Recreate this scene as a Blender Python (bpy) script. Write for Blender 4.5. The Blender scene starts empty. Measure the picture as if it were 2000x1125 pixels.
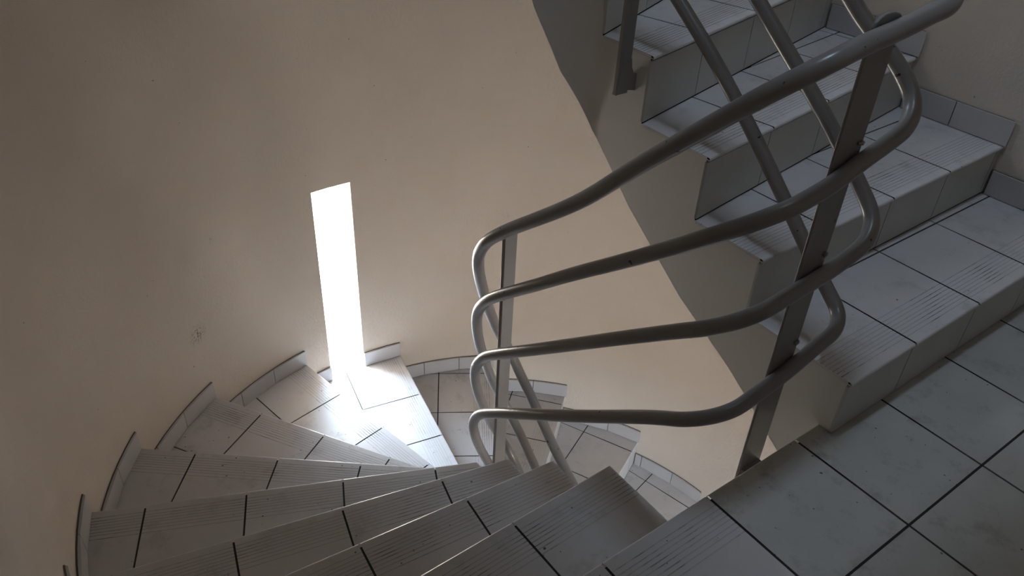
import bpy, bmesh, math, random
from mathutils import Vector, Matrix
random.seed(7)
C = bpy.context.scene.collection
scn = bpy.context.scene

# ---------------------------------------------------------------- camera
cam_d = bpy.data.cameras.new('camera'); cam = bpy.data.objects.new('camera', cam_d); C.objects.link(cam)
cam_d.sensor_fit = 'HORIZONTAL'; cam_d.sensor_width = 36.0
cam_d.lens = 1552.4786 / 2000 * 36.0
cam_d.clip_start = 0.02
cam.location = (-1.0417, -0.6331, 1.3118)
cam.rotation_euler = (0.9562, -0.0452, -0.6277)
scn.camera = cam

# ---------------------------------------------------------------- exposure, sky, daylight
scn.view_settings.view_transform = 'Standard'; scn.view_settings.look = 'None'
scn.view_settings.gamma = 1.0; scn.view_settings.use_curve_mapping = False
scn.view_settings.exposure = 2.56
SKY = 14.0
w = bpy.data.worlds.new('overcast_sky'); scn.world = w; w.use_nodes = True
nt = w.node_tree; nt.nodes.clear()
wo = nt.nodes.new('ShaderNodeOutputWorld'); bg = nt.nodes.new('ShaderNodeBackground')
tc = nt.nodes.new('ShaderNodeTexCoord'); sp = nt.nodes.new('ShaderNodeSeparateXYZ'); rp = nt.nodes.new('ShaderNodeValToRGB')
nt.links.new(tc.outputs['Generated'], sp.inputs[0])
mr = nt.nodes.new('ShaderNodeMapRange'); mr.inputs[1].default_value = -1; mr.inputs[2].default_value = 1
nt.links.new(sp.outputs['Z'], mr.inputs[0]); nt.links.new(mr.outputs[0], rp.inputs[0])
e = rp.color_ramp.elements
e[0].position = 0.47; e[0].color = (0.50, 0.45, 0.40, 1)
e[1].position = 0.53; e[1].color = (0.84, 0.92, 1.0, 1)
z_ = rp.color_ramp.elements.new(0.85); z_.color = (0.62, 0.80, 1.0, 1)
nt.links.new(rp.outputs[0], bg.inputs[0]); bg.inputs[1].default_value = SKY
nt.links.new(bg.outputs[0], wo.inputs[0])

# ---------------------------------------------------------------- plan of the stair tower
CX, CY = 0.193, 0.85          # axis of the round end
RI, RO = 0.193, 1.365         # inner string, wall face
WT = 0.24                     # wall thickness
H = 0.17                      # rise
STOREY = 2.72
XL, XR = CX - RO, CX + RO
YB = -1.30                    # wall behind the landing
SL0, SL1 = math.radians(87.6), math.radians(95.2)   # the window slits
SILL, HEAD = -1.36, -0.322

ADDED_ROOF_X, ADDED_ROOF_Y = (0.02, 0.56), (0.18, 0.43)          # unseen rooflight, added to put cool light on the upper treads
ADDED_WIN_X, ADDED_WIN_Z = (0.55, 1.15), (-1.72, -1.28)      # unseen back-wall opening under the landing, added to brighten the lower right wall
def portal(loc, aim, sx, sy):
    L = bpy.data.lights.new('sky_portal', 'AREA'); L.shape = 'RECTANGLE'
    L.size = sx; L.size_y = sy; L.cycles.is_portal = True
    o = bpy.data.objects.new('sky_portal', L); C.objects.link(o); o.location = loc
    o.rotation_euler = Vector(aim).to_track_quat('-Z', 'Y').to_euler()
am = (SL0 + SL1)/2
for z in (0, STOREY):
    r = RO + WT - 0.01
    portal((CX + r*math.cos(am), CY + r*math.sin(am), (SILL+HEAD)/2 + z), (-math.cos(am), -math.sin(am), 0), 0.22, HEAD - SILL)
portal((sum(ADDED_ROOF_X)/2, sum(ADDED_ROOF_Y)/2, 4.69), (0, 0, -1), ADDED_ROOF_X[1]-ADDED_ROOF_X[0], ADDED_ROOF_Y[1]-ADDED_ROOF_Y[0])
portal((sum(ADDED_WIN_X)/2, YB - WT + 0.01, sum(ADDED_WIN_Z)/2), (0, 1, 0), ADDED_WIN_X[1]-ADDED_WIN_X[0], ADDED_WIN_Z[1]-ADDED_WIN_Z[0])

# ---------------------------------------------------------------- helpers
def mat(name):
    m = bpy.data.materials.new(name); m.use_nodes = True
    n = m.node_tree; b = n.nodes['Principled BSDF']
    return m, n, b
def node(n, t, **k):
    x = n.nodes.new(t)
    for a, v in k.items(): setattr(x, a, v)
    return x
def noise(n, scale, detail=3, rough=0.5, co=None):
    x = node(n, 'ShaderNodeTexNoise'); x.inputs['Scale'].default_value = scale
    x.inputs['Detail'].default_value = detail; x.inputs['Roughness'].default_value = rough
    if co is not None: n.links.new(co, x.inputs['Vector'])
    return x
def ramp(n, fac, stops):
    r = node(n, 'ShaderNodeValToRGB'); els = r.color_ramp.elements
    while len(els) < len(stops): els.new(0.5)
    for i, (p, c) in enumerate(stops):
        els[i].position = p; els[i].color = (*c, 1) if len(c) == 3 else c
    n.links.new(fac, r.inputs[0]); return r
def mixc(n, fac, a, b, mode='MIX'):
    x = node(n, 'ShaderNodeMix', data_type='RGBA', blend_type=mode)
    if isinstance(fac, float): x.inputs[0].default_value = fac
    else: n.links.new(fac, x.inputs[0])
    for s, v in ((6, a), (7, b)):
        if isinstance(v, tuple): x.inputs[s].default_value = (*v, 1)
        else: n.links.new(v, x.inputs[s])
    return x.outputs[2]

def plaster(name, col, dark, bump, scale, rough=0.75, marks=False):
    m, n, b = mat(name)
    co = node(n, 'ShaderNodeTexCoord').outputs['Object']
    big = noise(n, 1.6, 4, 0.6, co)
    c = ramp(n, big.outputs['Fac'], [(0.35, dark), (0.65, col)]).outputs[0]
    if marks:
        sm = noise(n, 42, 2, 0.5, co)                      # small scuffs and fly specks
        f = ramp(n, sm.outputs['Fac'], [(0.765, (0, 0, 0)), (0.80, (0.75, 0.75, 0.75))]).outputs[0]
        c = mixc(n, f, c, (0.16, 0.13, 0.10))
        for (px, py, pz, rad, amt) in ((-0.535, 2.005, -0.68, 0.055, 0.75), (-0.40, 2.08, -0.33, 0.02, 0.6), (0.93, 1.99, -0.58, 0.025, 0.35)):
            d = node(n, 'ShaderNodeVectorMath', operation='DISTANCE'); n.links.new(co, d.inputs[0]); d.inputs[1].default_value = (px, py, pz)
            mr = node(n, 'ShaderNodeMapRange'); n.links.new(d.outputs['Value'], mr.inputs[0])
            mr.inputs[1].default_value = rad; mr.inputs[2].default_value = rad*0.2; mr.inputs[3].default_value = 0; mr.inputs[4].default_value = 1
            sn = noise(n, 130, 2, 0.6, co)
            th = ramp(n, sn.outputs['Fac'], [(0.5, (0, 0, 0)), (0.62, (1, 1, 1))]).outputs[0]
            mu = node(n, 'ShaderNodeMath', operation='MULTIPLY'); n.links.new(mr.outputs[0], mu.inputs[0]); n.links.new(th, mu.inputs[1])
            mu2 = node(n, 'ShaderNodeMath', operation='MULTIPLY'); n.links.new(mu.outputs[0], mu2.inputs[0]); mu2.inputs[1].default_value = amt
            c = mixc(n, mu2.outputs[0], c, (0.07, 0.06, 0.06))
    n.links.new(c, b.inputs['Base Color']); b.inputs['Roughness'].default_value = rough
    b.inputs['Specular IOR Level'].default_value = 0.3
    f1 = noise(n, scale, 6, 0.65, co)
    bp = node(n, 'ShaderNodeBump'); bp.inputs['Strength'].default_value = bump; bp.inputs['Distance'].default_value = 0.004
    n.links.new(f1.outputs['Fac'], bp.inputs['Height']); n.links.new(bp.outputs[0], b.inputs['Normal'])
    return m
M_WALL = plaster('cream_wall_plaster', (0.655, 0.575, 0.50), (0.615, 0.535, 0.46), 0.5, 75, marks=True)
M_STRING = plaster('grey_painted_plaster', (0.65, 0.64, 0.625), (0.60, 0.585, 0.56), 0.15, 40, 0.6)
M_CEIL = plaster('pale_ceiling_plaster', (0.60, 0.57, 0.52), (0.56, 0.53, 0.48), 0.2, 60)

def tile_mat(name, col, col2, rough, specks=True, grime=0.55, th=0.775):
    m, n, b = mat(name)
    co = node(n, 'ShaderNodeTexCoord').outputs['Object']
    v = noise(n, 5, 5, 0.65, co)
    c = ramp(n, v.outputs['Fac'], [(0.3, col2), (0.7, col)]).outputs[0]
    if specks:
        s = noise(n, 75, 1, 0.4, co)
        f = ramp(n, s.outputs['Fac'], [(th, (0, 0, 0)), (th+0.025, (0.9, 0.9, 0.9))]).outputs[0]
        c = mixc(n, f, c, (0.05, 0.045, 0.04))
        g = noise(n, 9, 8, 0.75, co)
        f2 = ramp(n, g.outputs['Fac'], [(0.54, (0, 0, 0)), (0.78, (grime, grime, grime))]).outputs[0]
        c = mixc(n, f2, c, (0.20, 0.185, 0.165))
    n.links.new(c, b.inputs['Base Color']); b.inputs['Roughness'].default_value = rough
    v2 = noise(n, 220, 3, 0.6, co)
    bp = node(n, 'ShaderNodeBump'); bp.inputs['Strength'].default_value = 0.06; bp.inputs['Distance'].default_value = 0.002
    n.links.new(v2.outputs['Fac'], bp.inputs['Height']); n.links.new(bp.outputs[0], b.inputs['Normal'])
    return m
M_TILE = tile_mat('glazed_grey_tile', (0.60, 0.585, 0.595), (0.55, 0.535, 0.545), 0.36)
M_FLOOR = tile_mat('worn_floor_tile', (0.50, 0.50, 0.48), (0.42, 0.42, 0.405), 0.4, True, 0.95, 0.75)
M_RISER = tile_mat('riser_tile', (0.52, 0.51, 0.49), (0.46, 0.45, 0.43), 0.35, False)
M_SKIRT = tile_mat('skirting_tile', (0.51, 0.495, 0.505), (0.47, 0.455, 0.465), 0.35, False)
def flat(name, col, rough, metal=0.0):
    m, n, b = mat(name)
    co = node(n, 'ShaderNodeTexCoord').outputs['Object']
    v = noise(n, 30, 3, 0.5, co)
    c = ramp(n, v.outputs['Fac'], [(0.3, tuple(x*0.85 for x in col)), (0.7, col)]).outputs[0]
    n.links.new(c, b.inputs['Base Color']); b.inputs['Roughness'].default_value = rough; b.inputs['Metallic'].default_value = metal
    return m
M_GROUT = flat('dark_grout', (0.035, 0.03, 0.028), 0.9)
def groove_mat():
    m, n, b = mat('worn_groove')
    co = node(n, 'ShaderNodeTexCoord').outputs['Object']
    v = noise(n, 7, 4, 0.7, co)
    c = ramp(n, v.outputs['Fac'], [(0.33, (0.18, 0.17, 0.165)), (0.47, (0.50, 0.49, 0.50))]).outputs[0]
    n.links.new(c, b.inputs['Base Color']); b.inputs['Roughness'].default_value = 0.5
    return m
M_GROOVE = groove_mat()
M_JOINT = flat('brown_skirting_joint', (0.13, 0.11, 0.10), 0.9)
M_WELD = flat('bare_weld_metal', (0.5, 0.5, 0.52), 0.3, 0.8)
def paint(name, col, rough):
    m, n, b = mat(name)
    co = node(n, 'ShaderNodeTexCoord').outputs['Object']
    v = noise(n, 14, 4, 0.6, co)
    c = ramp(n, v.outputs['Fac'], [(0.3, tuple(x*0.88 for x in col)), (0.7, col)]).outputs[0]
    ch = noise(n, 55, 1, 0.4, co)
    f = ramp(n, ch.outputs['Fac'], [(0.77, (0, 0, 0)), (0.78, (1, 1, 1))]).outputs[0]
    c = mixc(n, f, c, (0.02, 0.018, 0.018))
    n.links.new(c, b.inputs['Base Color']); b.inputs['Roughness'].default_value = rough
    v2 = noise(n, 90, 3, 0.5, co)
    bp = node(n, 'ShaderNodeBump'); bp.inputs['Strength'].default_value = 0.05; bp.inputs['Distance'].default_value = 0.003
    n.links.new(v2.outputs['Fac'], bp.inputs['Height']); n.links.new(bp.outputs[0], b.inputs['Normal'])
    return m
M_RAIL = paint('grey_gloss_rail_paint', (0.25, 0.238, 0.24), 0.30)

class MB:
    """collects faces for ONE mesh object"""
    def __init__(s): s.v = []; s.f = []; s.m = []; s.sm = []
    def face(s, pts, mi=0, smooth=False):
        b = len(s.v); s.v += [tuple(p) for p in pts]; s.f.append(list(range(b, b+len(pts)))); s.m.append(mi); s.sm.append(smooth)
    def build(s, name, mats, parent=None, weld=True):
        me = bpy.data.meshes.new(name); me.from_pydata(s.v, [], s.f)
        for m in mats: me.materials.append(m)
        for p, mi, sm in zip(me.polygons, s.m, s.sm): p.material_index = mi; p.use_smooth = sm
        if weld:
            bm = bmesh.new(); bm.from_mesh(me)
            bmesh.ops.remove_doubles(bm, verts=bm.verts, dist=1e-5)
            bmesh.ops.recalc_face_normals(bm, faces=bm.faces)
            bm.to_mesh(me); bm.free()
        o = bpy.data.objects.new(name, me); C.objects.link(o)
        if parent: o.parent = parent
        return o
    def box(s, a, b, mi=0):
        (x0, y0, z0), (x1, y1, z1) = a, b
        P = [(x0,y0,z0),(x1,y0,z0),(x1,y1,z0),(x0,y1,z0),(x0,y0,z1),(x1,y0,z1),(x1,y1,z1),(x0,y1,z1)]
        for q in ((0,3,2,1),(4,5,6,7),(0,1,5,4),(1,2,6,5),(2,3,7,6),(3,0,4,7)): s.face([P[i] for i in q], mi)
    def prism(s, poly, z0, z1, mi=0, top=None):
        n = len(poly)
        s.face([(p[0], p[1], z1) for p in poly], mi if top is None else top)
        s.face([(p[0], p[1], z0) for p in reversed(poly)], mi)
        for i in range(n):
            a, b = poly[i], poly[(i+1) % n]
            s.face([(a[0],a[1],z0),(b[0],b[1],z0),(b[0],b[1],z1),(a[0],a[1],z1)], mi)
def empty(name, label, cat, loc=(0,0,0)):
    o = bpy.data.objects.new(name, None); C.objects.link(o); o.location = loc
    o.empty_display_size = 0.1; o['label'] = label; o['category'] = cat
    return o
def structure(o, label=None, cat=None):
    o['kind'] = 'structure'
    if label: o['label'] = label
    if cat: o['category'] = cat
    return o

# ---------------------------------------------------------------- walls
def wall_far():
    mb = MB()
    angs = [math.pi*i/96 for i in range(97)]
    angs = [a for a in angs if abs(a-SL0) > 0.006 and abs(a-SL1) > 0.006] + [SL0, SL1]; angs.sort()
    zs = [-2.95, SILL, HEAD, SILL+STOREY, HEAD+STOREY, 4.5]
    P = lambda a, r, z: (CX + r*math.cos(a), CY + r*math.sin(a), z)
    Ro = RO + WT
    for a, b in zip(angs, angs[1:]):
        inslit = a >= SL0 - 1e-6 and b <= SL1 + 1e-6
        for i, (z0, z1) in enumerate(zip(zs, zs[1:])):
            if inslit and i in (1, 3):
                for z in (z0, z1): mb.face([P(a,RO,z),P(b,RO,z),P(b,Ro,z),P(a,Ro,z)])
                continue
            mb.face([P(a,RO,z0),P(a,RO,z1),P(b,RO,z1),P(b,RO,z0)], 0, True)
            mb.face([P(a,Ro,z0),P(b,Ro,z0),P(b,Ro,z1),P(a,Ro,z1)], 0, True)
    for i in (1, 3):
        for a in (SL0, SL1): mb.face([P(a,RO,zs[i]),P(a,Ro,zs[i]),P(a,Ro,zs[i+1]),P(a,RO,zs[i+1])])
    o = mb.build('wall_far', [M_WALL])
    # keep jamb corners crisp
    bm = bmesh.new(); bm.from_mesh(o.data)
    for ed in bm.edges:
        if len(ed.link_faces) == 2 and ed.calc_face_angle(0) > 0.6: ed.smooth = False
    bm.to_mesh(o.data); bm.free()
    return structure(o)
wall_far()
for nm, a, b in (('wall_left', (XL-WT, YB, -2.95), (XL, CY, 4.5)), ('wall_right', (XR, YB, -2.95), (XR+WT, CY, 4.5)),
                 ):
    mb = MB(); mb.box(a, b); structure(mb.build(nm, [M_WALL]))
mb = MB()
mb.box((XL-WT, YB-WT, -2.95), (ADDED_WIN_X[0], YB, 4.5)); mb.box((ADDED_WIN_X[1], YB-WT, -2.95), (XR+WT, YB, 4.5))
mb.box((ADDED_WIN_X[0], YB-WT, ADDED_WIN_Z[1]), (ADDED_WIN_X[1], YB, 4.5)); mb.box((ADDED_WIN_X[0], YB-WT, -2.95), (ADDED_WIN_X[1], YB, ADDED_WIN_Z[0]))
structure(mb.build('wall_back', [M_WALL]))
def tower_slab(name, z0, z1, m):
    mb = MB(); pts = [(XL-WT, YB-WT), (XR+WT, YB-WT), (XR+WT, CY)]
    pts += [(CX+(RO+WT)*math.cos(math.pi*i/48), CY+(RO+WT)*math.sin(math.pi*i/48)) for i in range(1, 48)] + [(XL-WT, CY)]
    mb.prism(pts, z0, z1); return structure(mb.build(name, [m]))
mb = MB(); x0, x1, y0, y1 = XL-WT, XR+WT, YB-WT, CY+RO+WT
mb.box((x0, y0, 4.5), (ADDED_ROOF_X[0], y1, 4.7)); mb.box((ADDED_ROOF_X[1], y0, 4.5), (x1, y1, 4.7))
mb.box((ADDED_ROOF_X[0], y0, 4.5), (ADDED_ROOF_X[1], ADDED_ROOF_Y[0], 4.7)); mb.box((ADDED_ROOF_X[0], ADDED_ROOF_Y[1], 4.5), (ADDED_ROOF_X[1], y1, 4.7))
structure(mb.build('ceiling', [M_CEIL]))
tower_slab('floor_base', -2.95, -STOREY, M_FLOOR)

def glass():
    m = bpy.data.materials.new('window_glass'); m.use_nodes = True; n = m.node_tree; n.nodes.clear()
    o = n.nodes.new('ShaderNodeOutputMaterial'); mx = n.nodes.new('ShaderNodeMixShader'); mx.inputs[0].default_value = 0.04
    t = n.nodes.new('ShaderNodeBsdfTransparent'); t.inputs[0].default_value = (0.96, 0.97, 0.97, 1)
    g = n.nodes.new('ShaderNodeBsdfGlossy'); g.inputs['Roughness'].default_value = 0.05
    n.links.new(t.outputs[0], mx.inputs[1]); n.links.new(g.outputs[0], mx.inputs[2]); n.links.new(mx.outputs[0], o.inputs[0])
    return m
M_GLASS = glass()
for i, z in enumerate((0, STOREY)):
    mb = MB(); P = lambda a, r: (CX + r*math.cos(a), CY + r*math.sin(a))
    mb.prism([P(SL0, RO+WT-0.06), P(SL1, RO+WT-0.06), P(SL1, RO+WT-0.054), P(SL0, RO+WT-0.054)], SILL + z, HEAD + z)
    structure(mb.build('window_%d' % (i+1), [M_GLASS]), 'tall narrow slit window glaring white above the winding steps' if i == 0 else 'tall narrow slit window one turn of the stairs higher up', 'window')
mb = MB(); mb.box((ADDED_ROOF_X[0], ADDED_ROOF_Y[0], 4.62), (ADDED_ROOF_X[1], ADDED_ROOF_Y[1], 4.626)); structure(mb.build('window_3', [M_GLASS]))  # pane of the rooflight added for the upper flight's light
mb = MB(); mb.box((ADDED_WIN_X[0], YB-0.15, ADDED_WIN_Z[0]), (ADDED_WIN_X[1], YB-0.144, ADDED_WIN_Z[1])); structure(mb.build('window_4', [M_GLASS]))  # pane of the unseen opening added to light the lower turn

# ---------------------------------------------------------------- plan paths and nosing lines
def make_path(r, n=72):
    P = [Vector((CX - r, -1.2)), Vector((CX - r, CY))]
    P += [Vector((CX - r*math.cos(math.pi*i/n), CY + r*math.sin(math.pi*i/n))) for i in range(1, n)]
    P += [Vector((CX + r, CY)), Vector((CX + r, -1.2))]
    L = [0.0]
    for a, b in zip(P, P[1:]): L.append(L[-1] + (b-a).length)
    return P, L
def hit(path, A, u):
    """first crossing of the ray A+t*u with the path: (t, arclength)"""
    P, L = path; best = None
    for i, (a, b) in enumerate(zip(P, P[1:])):
        d = b - a; det = u.x*(-d.y) + d.x*u.y
        if abs(det) < 1e-12: continue
        r = a - A
        t = (r.x*(-d.y) + d.x*r.y)/det; q = (u.x*r.y - u.y*r.x)/det
        if -1e-7 <= q <= 1+1e-7 and t > 1e-4 and (best is None or t < best[0]): best = (t, L[i] + q*d.length)
    return best
def at(path, s):
    P, L = path
    for i in range(len(P)-1):
        if s <= L[i+1] + 1e-9:
            return P[i].lerp(P[i+1], (s-L[i])/(L[i+1]-L[i]))
    return P[-1].copy()
def span(path, s0, s1):
    """points from s0 down to s1 (s1 < s0), ends included"""
    P, L = path
    mid = [P[i].copy() for i in range(len(P)) if s1 + 1e-4 < L[i] < s0 - 1e-4]
    return [at(path, s0)] + mid[::-1] + [at(path, s1)]
class Line:
    def __init__(s, A, B):
        A, B = Vector(A), Vector(B); s.u = (B-A).normalized(); s.n = Vector((-s.u.y, s.u.x))
        t = (CX - A.x)/s.u.x if abs(s.u.x) > 0.05 else 0
        s.A = A + s.u*t                                  # the point over the axis of the well
    def shift(s, d):
        o = Line.__new__(Line); o.u, o.n, o.A = s.u.copy(), s.n.copy(), s.A + s.n*d; return o
def mirror(p): return (2*CX - p[0], p[1])
LP = [((0,0),(-0.5,0)), ((0,0.284),(-0.54,0.276)), ((0,0.491),(-0.753,0.560)), ((0,0.688),(-1.069,0.930)),
      ((0,0.860),(-1.083,1.337)), ((0.193,0.850),(-0.882,1.712)), ((0.193,0.890),(-0.520,2.006)), ((0.193,0.900),(-0.058,2.194))]
down = [Line(*p) for p in LP]
down += [Line((0.193,0.900),(0.438,2.173)), Line((0.193,0.890),(0.900,2.000)), Line((0.193,0.872),(1.221,1.747)), Line((0.385,0.870),(1.454,1.373)), Line((0.386,0.700),(1.551,0.975))]
down += [Line(mirror(a), mirror(b)) for a, b in (LP[2], LP[1], LP[0])]
up = [None, Line((0.385,-0.044),(1.55,-0.038)), Line((0.385,0.252),(1.6,0.276)), Line((0.385,0.462),(1.62,0.640)), Line((0.385,0.690),(0.654,0.757)), Line((0.385,0.868),(1.469,1.345))]
for k in range(6, 16):
    a, b = LP[k-1] if k-1 < 8 else (mirror(LP[15-(k-1)][0]), mirror(LP[15-(k-1)][1]))
    up.append(Line(mirror(a), mirror(b)))
up.append(Line((0,0),(-0.5,0)))
UZ = [0, 0.159, 0.322, 0.495, 0.672, 0.847] + [0.847 + 0.1703*(k-5) for k in range(6, 17)]
UOFF = [0.14, 0.39, 0.35, 0.412, 0.427, 0.442] + [0.468]*11
IN, OUT = make_path(RI), make_path(RO)
IN_T = make_path(RI - 0.004)                 # tiles overhang the string by 4 mm
OUT_T = make_path(RO - 0.001)
OUT_S = make_path(RO - 0.011)                # face of the skirting

def clip(poly, f):
    """keep the part of a 2D polygon where f(p) >= 0"""
    out = []
    for i in range(len(poly)):
        a, b = poly[i], poly[(i+1) % len(poly)]; fa, fb = f(a), f(b)
        if fa >= 0: out.append(a)
        if (fa >= 0) != (fb >= 0):
            t = fa/(fa-fb); out.append((a[0]+(b[0]-a[0])*t, a[1]+(b[1]-a[1])*t))
    return out
def area(p): return abs(sum(p[i][0]*p[(i+1)%len(p)][1]-p[(i+1)%len(p)][0]*p[i][1] for i in range(len(p))))/2
PITCH, ROW, GAP = 0.2955, 0.292, 0.0055
GROOVES = [0.028, 0.040, 0.050, 0.061, 0.071, 0.083, 0.094, 0.108]
def prof(d):                                   # rounded nosing
    for (d0, z0), (d1, z1) in zip(((0,-0.005),(0.0012,-0.002),(0.0035,-0.0004),(0.006,0)), ((0.0012,-0.002),(0.0035,-0.0004),(0.006,0),(9,0))):
        if d <= d1: return z0 + (z1-z0)*(d-d0)/(d1-d0)
    return 0.0
def tile_field(mb, poly, F, z, s0, grooves=True, d_off=0.0, front=True):
    """lay tiles on a plan polygon; s along line F from joint s0, d behind it"""
    O = F.A
    loc = [((Vector(p)-O).dot(F.u), (Vector(p)-O).dot(F.n)) for p in poly]
    W = lambda q, zz: ((O + F.u*q[0] + F.n*q[1]).x, (O + F.u*q[0] + F.n*q[1]).y, zz)
    smin, smax = min(q[0] for q in loc), max(q[0] for q in loc); dmax = max(q[1] for q in loc)
    i0 = math.floor((smin - s0)/PITCH); i1 = math.ceil((smax - s0)/PITCH)
    rows = max(1, math.ceil((dmax - d_off)/ROW))
    for i in range(i0, i1):
        a, b = s0 + i*PITCH + GAP/2, s0 + (i+1)*PITCH - GAP/2
        if b - smin < 0.035 or smax - a < 0.035: continue
        if a - smin < 0.035 + GAP: a = smin - 1
        if smax - b < 0.035 + GAP: b = smax + 1
        col = clip(clip(loc, lambda q: q[0]-a), lambda q: b-q[0])
        if len(col) < 3: continue
        for r in range(rows):
            c0 = (d_off + r*ROW + GAP/2) if (r or not front) else -1.0
            c1 = d_off + (r+1)*ROW - GAP/2
            cell = clip(clip(col, lambda q: q[1]-c0), lambda q: c1-q[1])
            if len(cell) < 3 or area(cell) < 2e-5: continue
            for k in range(len(cell)):                       # sides of the tile
                p, q = cell[k], cell[(k+1) % len(cell)]
                if math.hypot(p[0]-q[0], p[1]-q[1]) < 1e-6: continue
                zp = prof(p[1]) if front else 0; zq = prof(q[1]) if front else 0
                mb.face([W(p, z-0.008), W(q, z-0.008), W(q, z+zq), W(p, z+zp)], 0)
            if r == 0 and front:
                cuts = [(0,0.0012,0),(0.0012,0.0035,0),(0.0035,0.006,0)]
                prev = 0.006
                if grooves:
                    for g in GROOVES:
                        cuts += [(prev, g, 0), (g, g+0.0024, 1)]; prev = g+0.0024
                cuts.append((prev, 9, 0))
            else: cuts = [(-9, 9, 0)]
            for (e0, e1, mi) in cuts:
                st = clip(clip(cell, lambda q: q[1]-e0), lambda q: e1-q[1])
                if len(st) < 3 or area(st) < 1e-8: continue
                dz = -0.0006 if mi else 0
                mb.face([W(q, z + (prof(q[1]) if front else 0) + dz) for q in st], mi)

# ---------------------------------------------------------------- one step of a flight
def skirt_run(mb, s_hi, s_lo, z0, z1, pitch=0.19, first=0.19):
    """short flat tiles along the round wall on a grout backing; s runs on the wall path"""
    kS, kT = OUT_S[1][-1]/OUT[1][-1], OUT_T[1][-1]/OUT[1][-1]
    s = s_hi; k = 0
    while s > s_lo + 0.003:
        e1 = max(s_lo, s - (first if k == 0 else pitch))
        if e1 - s_lo < 0.03: e1 = s_lo
        e2 = e1 + (0.003 if e1 > s_lo else 0)
        q = [at(OUT_S, s*kS), at(OUT_S, e2*kS), at(OUT_T, e2*kT), at(OUT_T, s*kT)]
        mb.prism([tuple(p) for p in q], z0, z1, 0)
        s = e1; k += 1
    back = [p + (Vector((CX, CY if p.y > CY else p.y)) - p).normalized()*0.0045 for p in span(OUT_T, s_hi*kT - 0.001, s_lo*kT + 0.001)]
    bb = span(OUT_T, s_hi*kT - 0.001, s_lo*kT + 0.001)
    mb.prism([tuple(p) for p in back + bb[::-1]], z0 - 0.003, z1 + 0.0004, 1)
def strip(parent, k, F, B, z, zbF, zbB, z_low, s0, skirt=True, grooves=True):
    Fb, Bb = F.shift(0.012), B.shift(0.012)
    iF, oF = hit(IN, Fb.A, Fb.u), hit(OUT, Fb.A, Fb.u)
    iB, oB = hit(IN, Bb.A, Bb.u), hit(OUT, Bb.A, Bb.u)
    pi = span(IN, iF[1], iB[1]); po = span(OUT, oF[1], oB[1])
    def zlin(pts):
        L = [0.0]
        for a, b in zip(pts, pts[1:]): L.append(L[-1] + (b-a).length)
        return [zbF + (zbB-zbF)*l/max(L[-1], 1e-6) for l in L]
    zi, zo = zlin(pi), zlin(po)
    body = MB(); zt = z - 0.0028
    body.face([(*p, zt) for p in pi] + [(*p, zt) for p in po[::-1]], 1)
    for pts, zz in ((pi, zi), (po, zo)):
        for j in range(len(pts)-1):
            body.face([(*pts[j], zz[j]), (*pts[j+1], zz[j+1]), (*pts[j+1], zt), (*pts[j], zt)], 0)
    # soffit, ruled from the inner string to the wall
    n = 10
    def res(pts, zz):
        L = [0.0]
        for a, b in zip(pts, pts[1:]): L.append(L[-1] + (b-a).length)
        out = []
        for q in range(n+1):
            t = L[-1]*q/n; j = 0
            while j < len(L)-2 and L[j+1] < t: j += 1
            f = (t-L[j])/max(L[j+1]-L[j], 1e-9); p = pts[j].lerp(pts[j+1], min(1, f)); out.append((p.x, p.y, zz[j]+(zz[j+1]-zz[j])*f))
        return out
    ri, ro = res(pi, zi), res(po, zo)
    for q in range(n): body.face([ri[q], ro[q], ro[q+1], ri[q+1]], 0)
    body.face([(*pi[0], zbF), (*po[0], zbF), (*po[0], zt), (*pi[0], zt)], 1)
    body.face([(*pi[-1], zbB), (*po[-1], zbB), (*po[-1], zt), (*pi[-1], zt)], 1)
    st = body.build('step', [M_STRING, M_GROUT], parent)
    # tread tiles
    Bt = B.shift(0.0065)
    a, b = hit(IN_T, F.A, F.u), hit(IN_T, Bt.A, Bt.u); c, d = hit(OUT_T, F.A, F.u), hit(OUT_T, Bt.A, Bt.u)
    poly = span(IN_T, a[1], b[1]) + span(OUT_T, c[1], d[1])[::-1]
    t = MB(); tile_field(t, [tuple(p) for p in poly], F, z, s0, grooves)
    t.build('tread_tiles', [M_TILE, M_GROOVE], st, weld=False)
    # riser tiles
    Fr = F.shift(0.0055); Fk = F.shift(0.0125)
    ra, rc = hit(IN_T, Fr.A, Fr.u)[0], hit(OUT_T, Fr.A, Fr.u)[0]
    r = MB(); i = math.floor((ra-s0)/PITCH)
    while s0 + i*PITCH < rc:
        x0, x1 = max(ra, s0+i*PITCH+0.002), min(rc, s0+(i+1)*PITCH-0.002); i += 1
        if x1 - x0 < 0.004: continue
        P = [Fr.A+Fr.u*x0, Fr.A+Fr.u*x1, Fk.A+Fr.u*x1, Fk.A+Fr.u*x0]
        r.prism([tuple(p) for p in P], z_low + 0.0045, z - 0.0145)
    r.build('riser_tiles', [M_RISER], st)
    if skirt:
        sk = MB(); sF = hit(OUT, F.A, F.u)[1]; Bs = B.shift(0.004); sB = hit(OUT, Bs.A, Bs.u)[1]
        runs = [(sF, sB)]
        w1 = OUT[1][1] + (math.pi - SL0)*RO; w0 = OUT[1][1] + (math.pi - SL1)*RO       # no skirting across a slit
        if sB < w0 and sF > w1 and (abs(z - SILL) < 0.25 or abs(z - SILL - STOREY) < 0.25): runs = [(sF, w1), (w0, sB)]
        for q0, q1 in runs:
            sk = MB(); skirt_run(sk, q0, q1, z + 0.0022, z + 0.082, first=SKF.get(k, 0.19))
            sk.build('skirting_tiles', [M_SKIRT, M_JOINT], st)
    return st

SKF = {4: 0.15, 5: 0.17, 6: 0.19, 7: 0.18}
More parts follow.
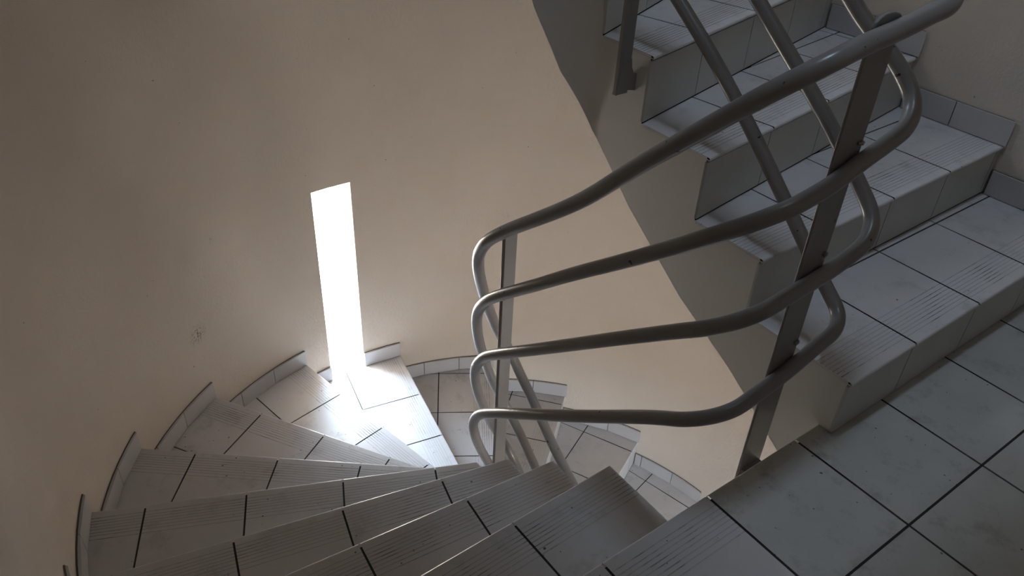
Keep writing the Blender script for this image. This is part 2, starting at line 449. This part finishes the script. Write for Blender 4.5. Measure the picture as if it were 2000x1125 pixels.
# joint positions along each nosing, measured from the axis of the well outwards
def s_of(F, p): return (Vector(p) - F.A).dot(F.u)
DREF = {1:(-0.298,0.278), 2:(-0.267,0.524), 3:(-0.208,0.737), 4:(-0.394,1.029), 5:(-0.479,1.392), 6:(-0.238,1.563), 7:(0.056,1.627),
        8:(0.33,1.586), 9:(0.843,1.986), 10:(1.166,1.695), 11:(1.373,1.336), 12:(1.476,0.987)}
UREF = {1:(0.642,-0.04), 2:(0.94,0.25), 3:(0.67,0.51), 4:(0.645,0.755), 5:(0.64,0.98)}
fd = empty('stair_flight', 'lower flight of grey tiled winding steps descending left past the slit window', 'stairs', (CX, CY, -STOREY))
fu = empty('stair_flight', 'upper flight of grey tiled steps rising from the landing at right', 'stairs', (CX, CY, 0))
fd['group'] = 'tiled stair flights'; fu['group'] = 'tiled stair flights'
def doff(k): return min(0.46, 0.20 + 0.09*k) if k < 3 else 0.46
for k in range(1, 16):
    F, B = down[k], down[k-1]; z = -H*k
    s0 = s_of(F, DREF[k]) if k in DREF else 0.193
    zbF = max(z - doff(k), -STOREY + 0.001); zbB = max(z + H - doff(k-1) if k > 1 else -0.32, -STOREY + 0.001)
    strip(fd, k, F, B, z, zbF, zbB, z - H, s0, grooves=k < 11)   # the lowest treads are plain
for k in range(1, 16):
    F, B = up[k], up[k+1]; z = UZ[k]
    s0 = s_of(F, UREF[k]) if k in UREF else 0.193
    strip(fu, k, F, B, z, z - UOFF[k], UZ[k+1] - UOFF[k+1], UZ[k-1], s0)
for root in (fd, fu):                     # children were built in world space
    for ch in root.children: ch.matrix_parent_inverse = Matrix.Translation(-root.location)

# ---------------------------------------------------------------- landing
mb = MB(); mb.box((XL, YB, -0.22), (XR, -0.012, -0.0028))
fl = structure(mb.build('floor', [M_STRING, M_GROUT]))
for p in fl.data.polygons:
    if p.normal.z > 0.9: p.material_index = 1
t = MB()
F0 = Line((0.193, 0.0), (-0.5, 0.0))
tile_field(t, [(-0.003, 0.0), (-1.171, 0.0), (-1.171, YB+0.001), (-0.003, YB+0.001)], F0, 0.0, 0.193)
t.build('nosing_tiles', [M_TILE, M_GROOVE], fl, weld=False)
t = MB(); FR = Line((0.193, 0.0), (-0.5, 0.0))
tile_field(t, [(1.557, 0.0), (0.003, 0.0), (0.003, YB+0.001), (1.557, YB+0.001)], FR, 0.0, 0.193, grooves=False)
t.build('floor_tiles', [M_FLOOR, M_GROOVE], fl, weld=False)
r = MB(); r.box((XL+0.002, -0.0125, -H+0.003), (0.003, -0.004, -0.0115)); r.build('riser_tiles', [M_RISER], fl)
# upper landing overhead
mb = MB(); mb.box((XL, YB, STOREY-0.2), (XR, -0.013, STOREY-0.003)); structure(mb.build('ceiling_landing', [M_CEIL]))
# skirting along the landing walls
sk = MB(); y = -0.05
while y > YB + 0.05:
    sk.box((XR-0.011, max(YB, y-0.293), 0.001), (XR-0.001, y, 0.082)); y -= 0.2955
structure(sk.build('baseboard_right', [M_SKIRT]))

# ---------------------------------------------------------------- railing
TUBES = [
 [(0.43,0.75,1.5191),(0.43,0.6511,1.4435),(0.43,0.5522,1.3679),(0.43,0.4533,1.2923),(0.43,0.3544,1.2167),(0.43,0.2556,1.141),(0.43,0.2056,1.1028),(0.43,0.1556,1.0722),(0.43,0.1056,1.022),(0.4179,0.0582,0.988),(0.3759,0.0335,0.9634),(0.3259,0.033,0.9551),(0.2759,0.033,0.9468),(0.2259,0.033,0.9394),(0.1759,0.033,0.9337),(0.1259,0.033,0.9274),(0.0762,0.0359,0.916),(0.0325,0.0592,0.8889),(0.0054,0.1006,0.8476),(0.0,0.15,0.8007),(0.0,0.2,0.7541),(0.0,0.3375,0.6248),(0.0,0.475,0.4885),(0.0,0.6125,0.3754),(0,0.724,0.288),(0,0.787,0.235),(0.004,0.838,0.186),(0.02,0.893,0.115),(0.04,0.925,0.045),(0.09,0.975,-0.072),(0.15,1.017,-0.21),(0.205,1.04,-0.332),(0.255,1.04,-0.435),(0.28,1.0,-0.53),(0.283,0.92,-0.6),(0.285,0.825,-0.69),(0.29,0.751,-0.76),(0.31,0.5,-0.97),(0.34,0.2,-1.22)],
 [(0.43,0.75,1.2971),(0.43,0.6511,1.2215),(0.43,0.5522,1.1459),(0.43,0.4533,1.0703),(0.43,0.3544,0.9947),(0.43,0.2556,0.919),(0.43,0.2056,0.8808),(0.43,0.1556,0.8502),(0.43,0.1056,0.8159),(0.4179,0.0582,0.7744),(0.3759,0.0335,0.7424),(0.3259,0.033,0.7211),(0.2759,0.033,0.7072),(0.2259,0.033,0.6917),(0.1759,0.033,0.6761),(0.1259,0.033,0.6675),(0.0762,0.0359,0.6578),(0.0325,0.0592,0.6361),(0.0054,0.1006,0.6011),(0.0,0.15,0.5601),(0.0,0.2,0.5172),(0.0,0.3375,0.4053),(0.0,0.475,0.2959),(0.0,0.6125,0.1815),(0,0.749,0.07),(0.004,0.817,0.009),(0.02,0.888,-0.076),(0.045,0.933,-0.172),(0.09,0.977,-0.303),(0.15,1.021,-0.445),(0.2,1.046,-0.569),(0.25,1.05,-0.675),(0.28,1.013,-0.778),(0.283,0.952,-0.832),(0.285,0.894,-0.888),(0.29,0.75,-1.01),(0.31,0.5,-1.21),(0.34,0.2,-1.45)],
 [(0.43,0.75,1.0812),(0.43,0.6511,1.0046),(0.43,0.5522,0.928),(0.43,0.4533,0.8515),(0.43,0.3544,0.7748),(0.43,0.2556,0.6976),(0.43,0.2056,0.6561),(0.43,0.1556,0.611),(0.43,0.1056,0.5649),(0.4179,0.0582,0.5239),(0.3759,0.0335,0.4924),(0.3259,0.033,0.4722),(0.2759,0.033,0.4604),(0.2259,0.033,0.4529),(0.1759,0.033,0.4475),(0.1259,0.033,0.443),(0.0762,0.0359,0.4343),(0.0325,0.0592,0.4125),(0.0054,0.1006,0.3814),(0.0,0.15,0.3446),(0.0,0.2,0.305),(0.0,0.3375,0.1948),(0.0,0.475,0.0831),(0.0,0.6125,-0.0281),(0,0.752,-0.14),(0.006,0.83,-0.209),(0.022,0.899,-0.307),(0.05,0.938,-0.413),(0.09,0.969,-0.525),(0.14,1.0,-0.643),(0.18,1.022,-0.735),(0.24,1.03,-0.86),(0.28,1.0,-0.97),(0.285,0.92,-1.05),(0.29,0.75,-1.2),(0.31,0.5,-1.4),(0.34,0.2,-1.64)],
 [(0.43,0.75,0.8492),(0.43,0.6511,0.7789),(0.43,0.5522,0.7066),(0.43,0.4533,0.6262),(0.43,0.3544,0.5385),(0.43,0.2556,0.4462),(0.43,0.2056,0.3988),(0.43,0.1556,0.3514),(0.43,0.1056,0.3084),(0.4179,0.0582,0.2763),(0.3759,0.0335,0.2611),(0.3259,0.033,0.2451),(0.2759,0.033,0.2275),(0.2259,0.033,0.2123),(0.1759,0.033,0.2015),(0.1259,0.033,0.1929),(0.0762,0.0359,0.182),(0.0325,0.0592,0.1639),(0.0054,0.1006,0.1371),(0.0,0.15,0.1037),(0.0,0.2,0.0659),(0.0,0.3375,-0.0456),(0.0,0.475,-0.1548),(0.0,0.6125,-0.2613),(0,0.772,-0.388),(0.006,0.853,-0.464),(0.022,0.906,-0.555),(0.05,0.929,-0.655),(0.09,0.957,-0.756),(0.13,0.975,-0.85),(0.19,1.0,-0.98),(0.25,1.0,-1.1),(0.285,0.95,-1.2),(0.29,0.75,-1.38),(0.31,0.5,-1.58),(0.34,0.2,-1.82)]]
def crom(P, per=6):
    P = [Vector(p) for p in P]; out = []
    Q = [2*P[0]-P[1]] + P + [2*P[-1]-P[-2]]
    for i in range(1, len(Q)-2):
        p0, p1, p2, p3 = Q[i-1:i+3]
        t0 = 0; t1 = t0 + (p1-p0).length**0.5; t2 = t1 + (p2-p1).length**0.5; t3 = t2 + (p3-p2).length**0.5
        for k in range(per):
            t = t1 + (t2-t1)*k/per
            A1 = p0*((t1-t)/(t1-t0)) + p1*((t-t0)/(t1-t0)); A2 = p1*((t2-t)/(t2-t1)) + p2*((t-t1)/(t2-t1)); A3 = p2*((t3-t)/(t3-t2)) + p3*((t-t2)/(t3-t2))
            B1 = A1*((t2-t)/(t2-t0)) + A2*((t-t0)/(t2-t0)); B2 = A2*((t3-t)/(t3-t1)) + A3*((t-t1)/(t3-t1))
            out.append(B1*((t2-t)/(t2-t1)) + B2*((t-t1)/(t2-t1)))
    out.append(P[-1]); return out
def tube(name, pts, r, parent, mats, seg=20):
    mb = MB(); P = crom(pts)
    for _ in range(3):                                # ease small kinks
        P = [P[0]] + [P[i-1]*0.25 + P[i]*0.5 + P[i+1]*0.25 for i in range(1, len(P)-1)] + [P[-1]]
    T = (P[1]-P[0]).normalized(); N = T.orthogonal().normalized(); rings = []
    for i in range(len(P)):
        T2 = (P[min(i+1, len(P)-1)] - P[max(i-1, 0)]).normalized()
        N = (N - T2*N.dot(T2)).normalized(); Bn = T2.cross(N)
        rings.append([P[i] + (N*math.cos(2*math.pi*k/seg) + Bn*math.sin(2*math.pi*k/seg))*r for k in range(seg)])
    for a, b in zip(rings, rings[1:]):
        for k in range(seg): mb.face([a[k], a[(k+1) % seg], b[(k+1) % seg], b[k]], 0, True)
    mb.face(rings[0][::-1]); mb.face(rings[-1])
    return mb.build(name, mats, parent)
rl = empty('stair_railing', 'grey painted tube railing on flat posts winding between the two flights', 'railing', (CX, 0.06, 0))
# carry each tube on up the next flight and round its end
for i, T in enumerate(TUBES):
    x, y, z = T[0]; ext = [(.428, .86, z + .8*(.86-y)), (.40, .95, z + .8*(.90-y)+.07), (.32, 1.01, z+.8*(.95-y)+.17), (.193, 1.02, z+.8*(.95-y)+.33), (.08, .99, z+.8*(.95-y)+.51), (.015, .90, z+.8*(.95-y)+.64), (0, .80, z+.8*(.95-y)+.74), (0, .45, z+.8*(.95-y)+1.02), (0, .08, z+.8*(.95-y)+1.30)]
    T[:0] = ext[::-1]
    o = tube('handrail' if i == 0 else 'rail_tube', T, 0.0175 if i == 0 else 0.0165, rl, [M_RAIL])
    o.matrix_parent_inverse = Matrix.Translation(-rl.location)
def post(x0, x1, y0, y1, z0, z1, roundtop=False, welds=()):
    mb = MB(); n = 8
    prof_ = [(x0, z0), (x1, z0)]
    if roundtop:
        cx = (x0+x1)/2; rr = (x1-x0)/2
        prof_ += [(cx + rr*math.cos(math.pi*k/n), z1-0.02 + 0.02*math.sin(math.pi*k/n)) for k in range(n+1)]
    else: prof_ += [(x1, z1), (x0, z1)]
    f = [(x, y0, z) for x, z in prof_]; b = [(x, y1, z) for x, z in prof_]
    mb.face(f); mb.face(b[::-1]); m = len(f)
    for k in range(m): mb.face([f[k], b[k], b[(k+1) % m], f[(k+1) % m]])
    o = mb.build('post', [M_RAIL], rl)
    bv = o.modifiers.new('edge', 'BEVEL'); bv.width = 0.0015; bv.segments = 2; bv.limit_method = 'ANGLE'
    o.matrix_parent_inverse = Matrix.Translation(-rl.location)
    for (wx, wy, wz, s) in welds:
        me = bpy.data.meshes.new('weld_bead'); bm = bmesh.new()
        bmesh.ops.create_icosphere(bm, subdivisions=2, radius=s)
        for v in bm.verts: v.co += Vector((random.uniform(-1,1), random.uniform(-1,1), random.uniform(-1,1)))*s*0.25; v.co.x *= 1.8
        for fc in bm.faces: fc.smooth = True
        bm.to_mesh(me); bm.free(); me.materials.append(M_RAIL)
        wo_ = bpy.data.objects.new('weld_bead', me); C.objects.link(wo_); wo_.parent = o; wo_.location = (wx, wy, wz)
    return o
p1 = post(0.192, 0.271, 0.051, 0.057, -0.16, 0.965, True, [(0.262, 0.049, z, 0.005) for z in (0.268, 0.492, 0.73)])
mb = MB(); mb.box((0.20, -0.012, -0.13), (0.262, 0.056, -0.09)); o = mb.build('foot_bracket', [M_RAIL], p1)
p2 = post(0.0175, 0.057, 0.772, 0.786, -1.02, 0.243, False, [(0.02, 0.775, z, 0.004) for z in (0.06, -0.15, -0.372)])
mb = MB(); mb.box((-0.001, 0.776, -0.98), (0.03, 0.783, -0.92)); mb.build('foot_bracket', [M_RAIL], p2)
p3 = post(0.322, 0.362, 0.744, 0.756, 0.565, 1.48, False)
mb = MB()                                            # foot plate curving across to the string
f = [(0.322, 0.565), (0.352, 0.575), (0.386, 0.568), (0.386, 0.612), (0.374, 0.616), (0.366, 0.632), (0.362, 0.655), (0.335, 0.655)]
a = [(x, 0.743, z) for x, z in f]; b = [(x, 0.757, z) for x, z in f]
mb.face(a); mb.face(b[::-1])
for k in range(len(f)): mb.face([a[k], b[k], b[(k+1) % len(f)], a[(k+1) % len(f)]])
mb.build('foot_bracket', [M_RAIL], p3)
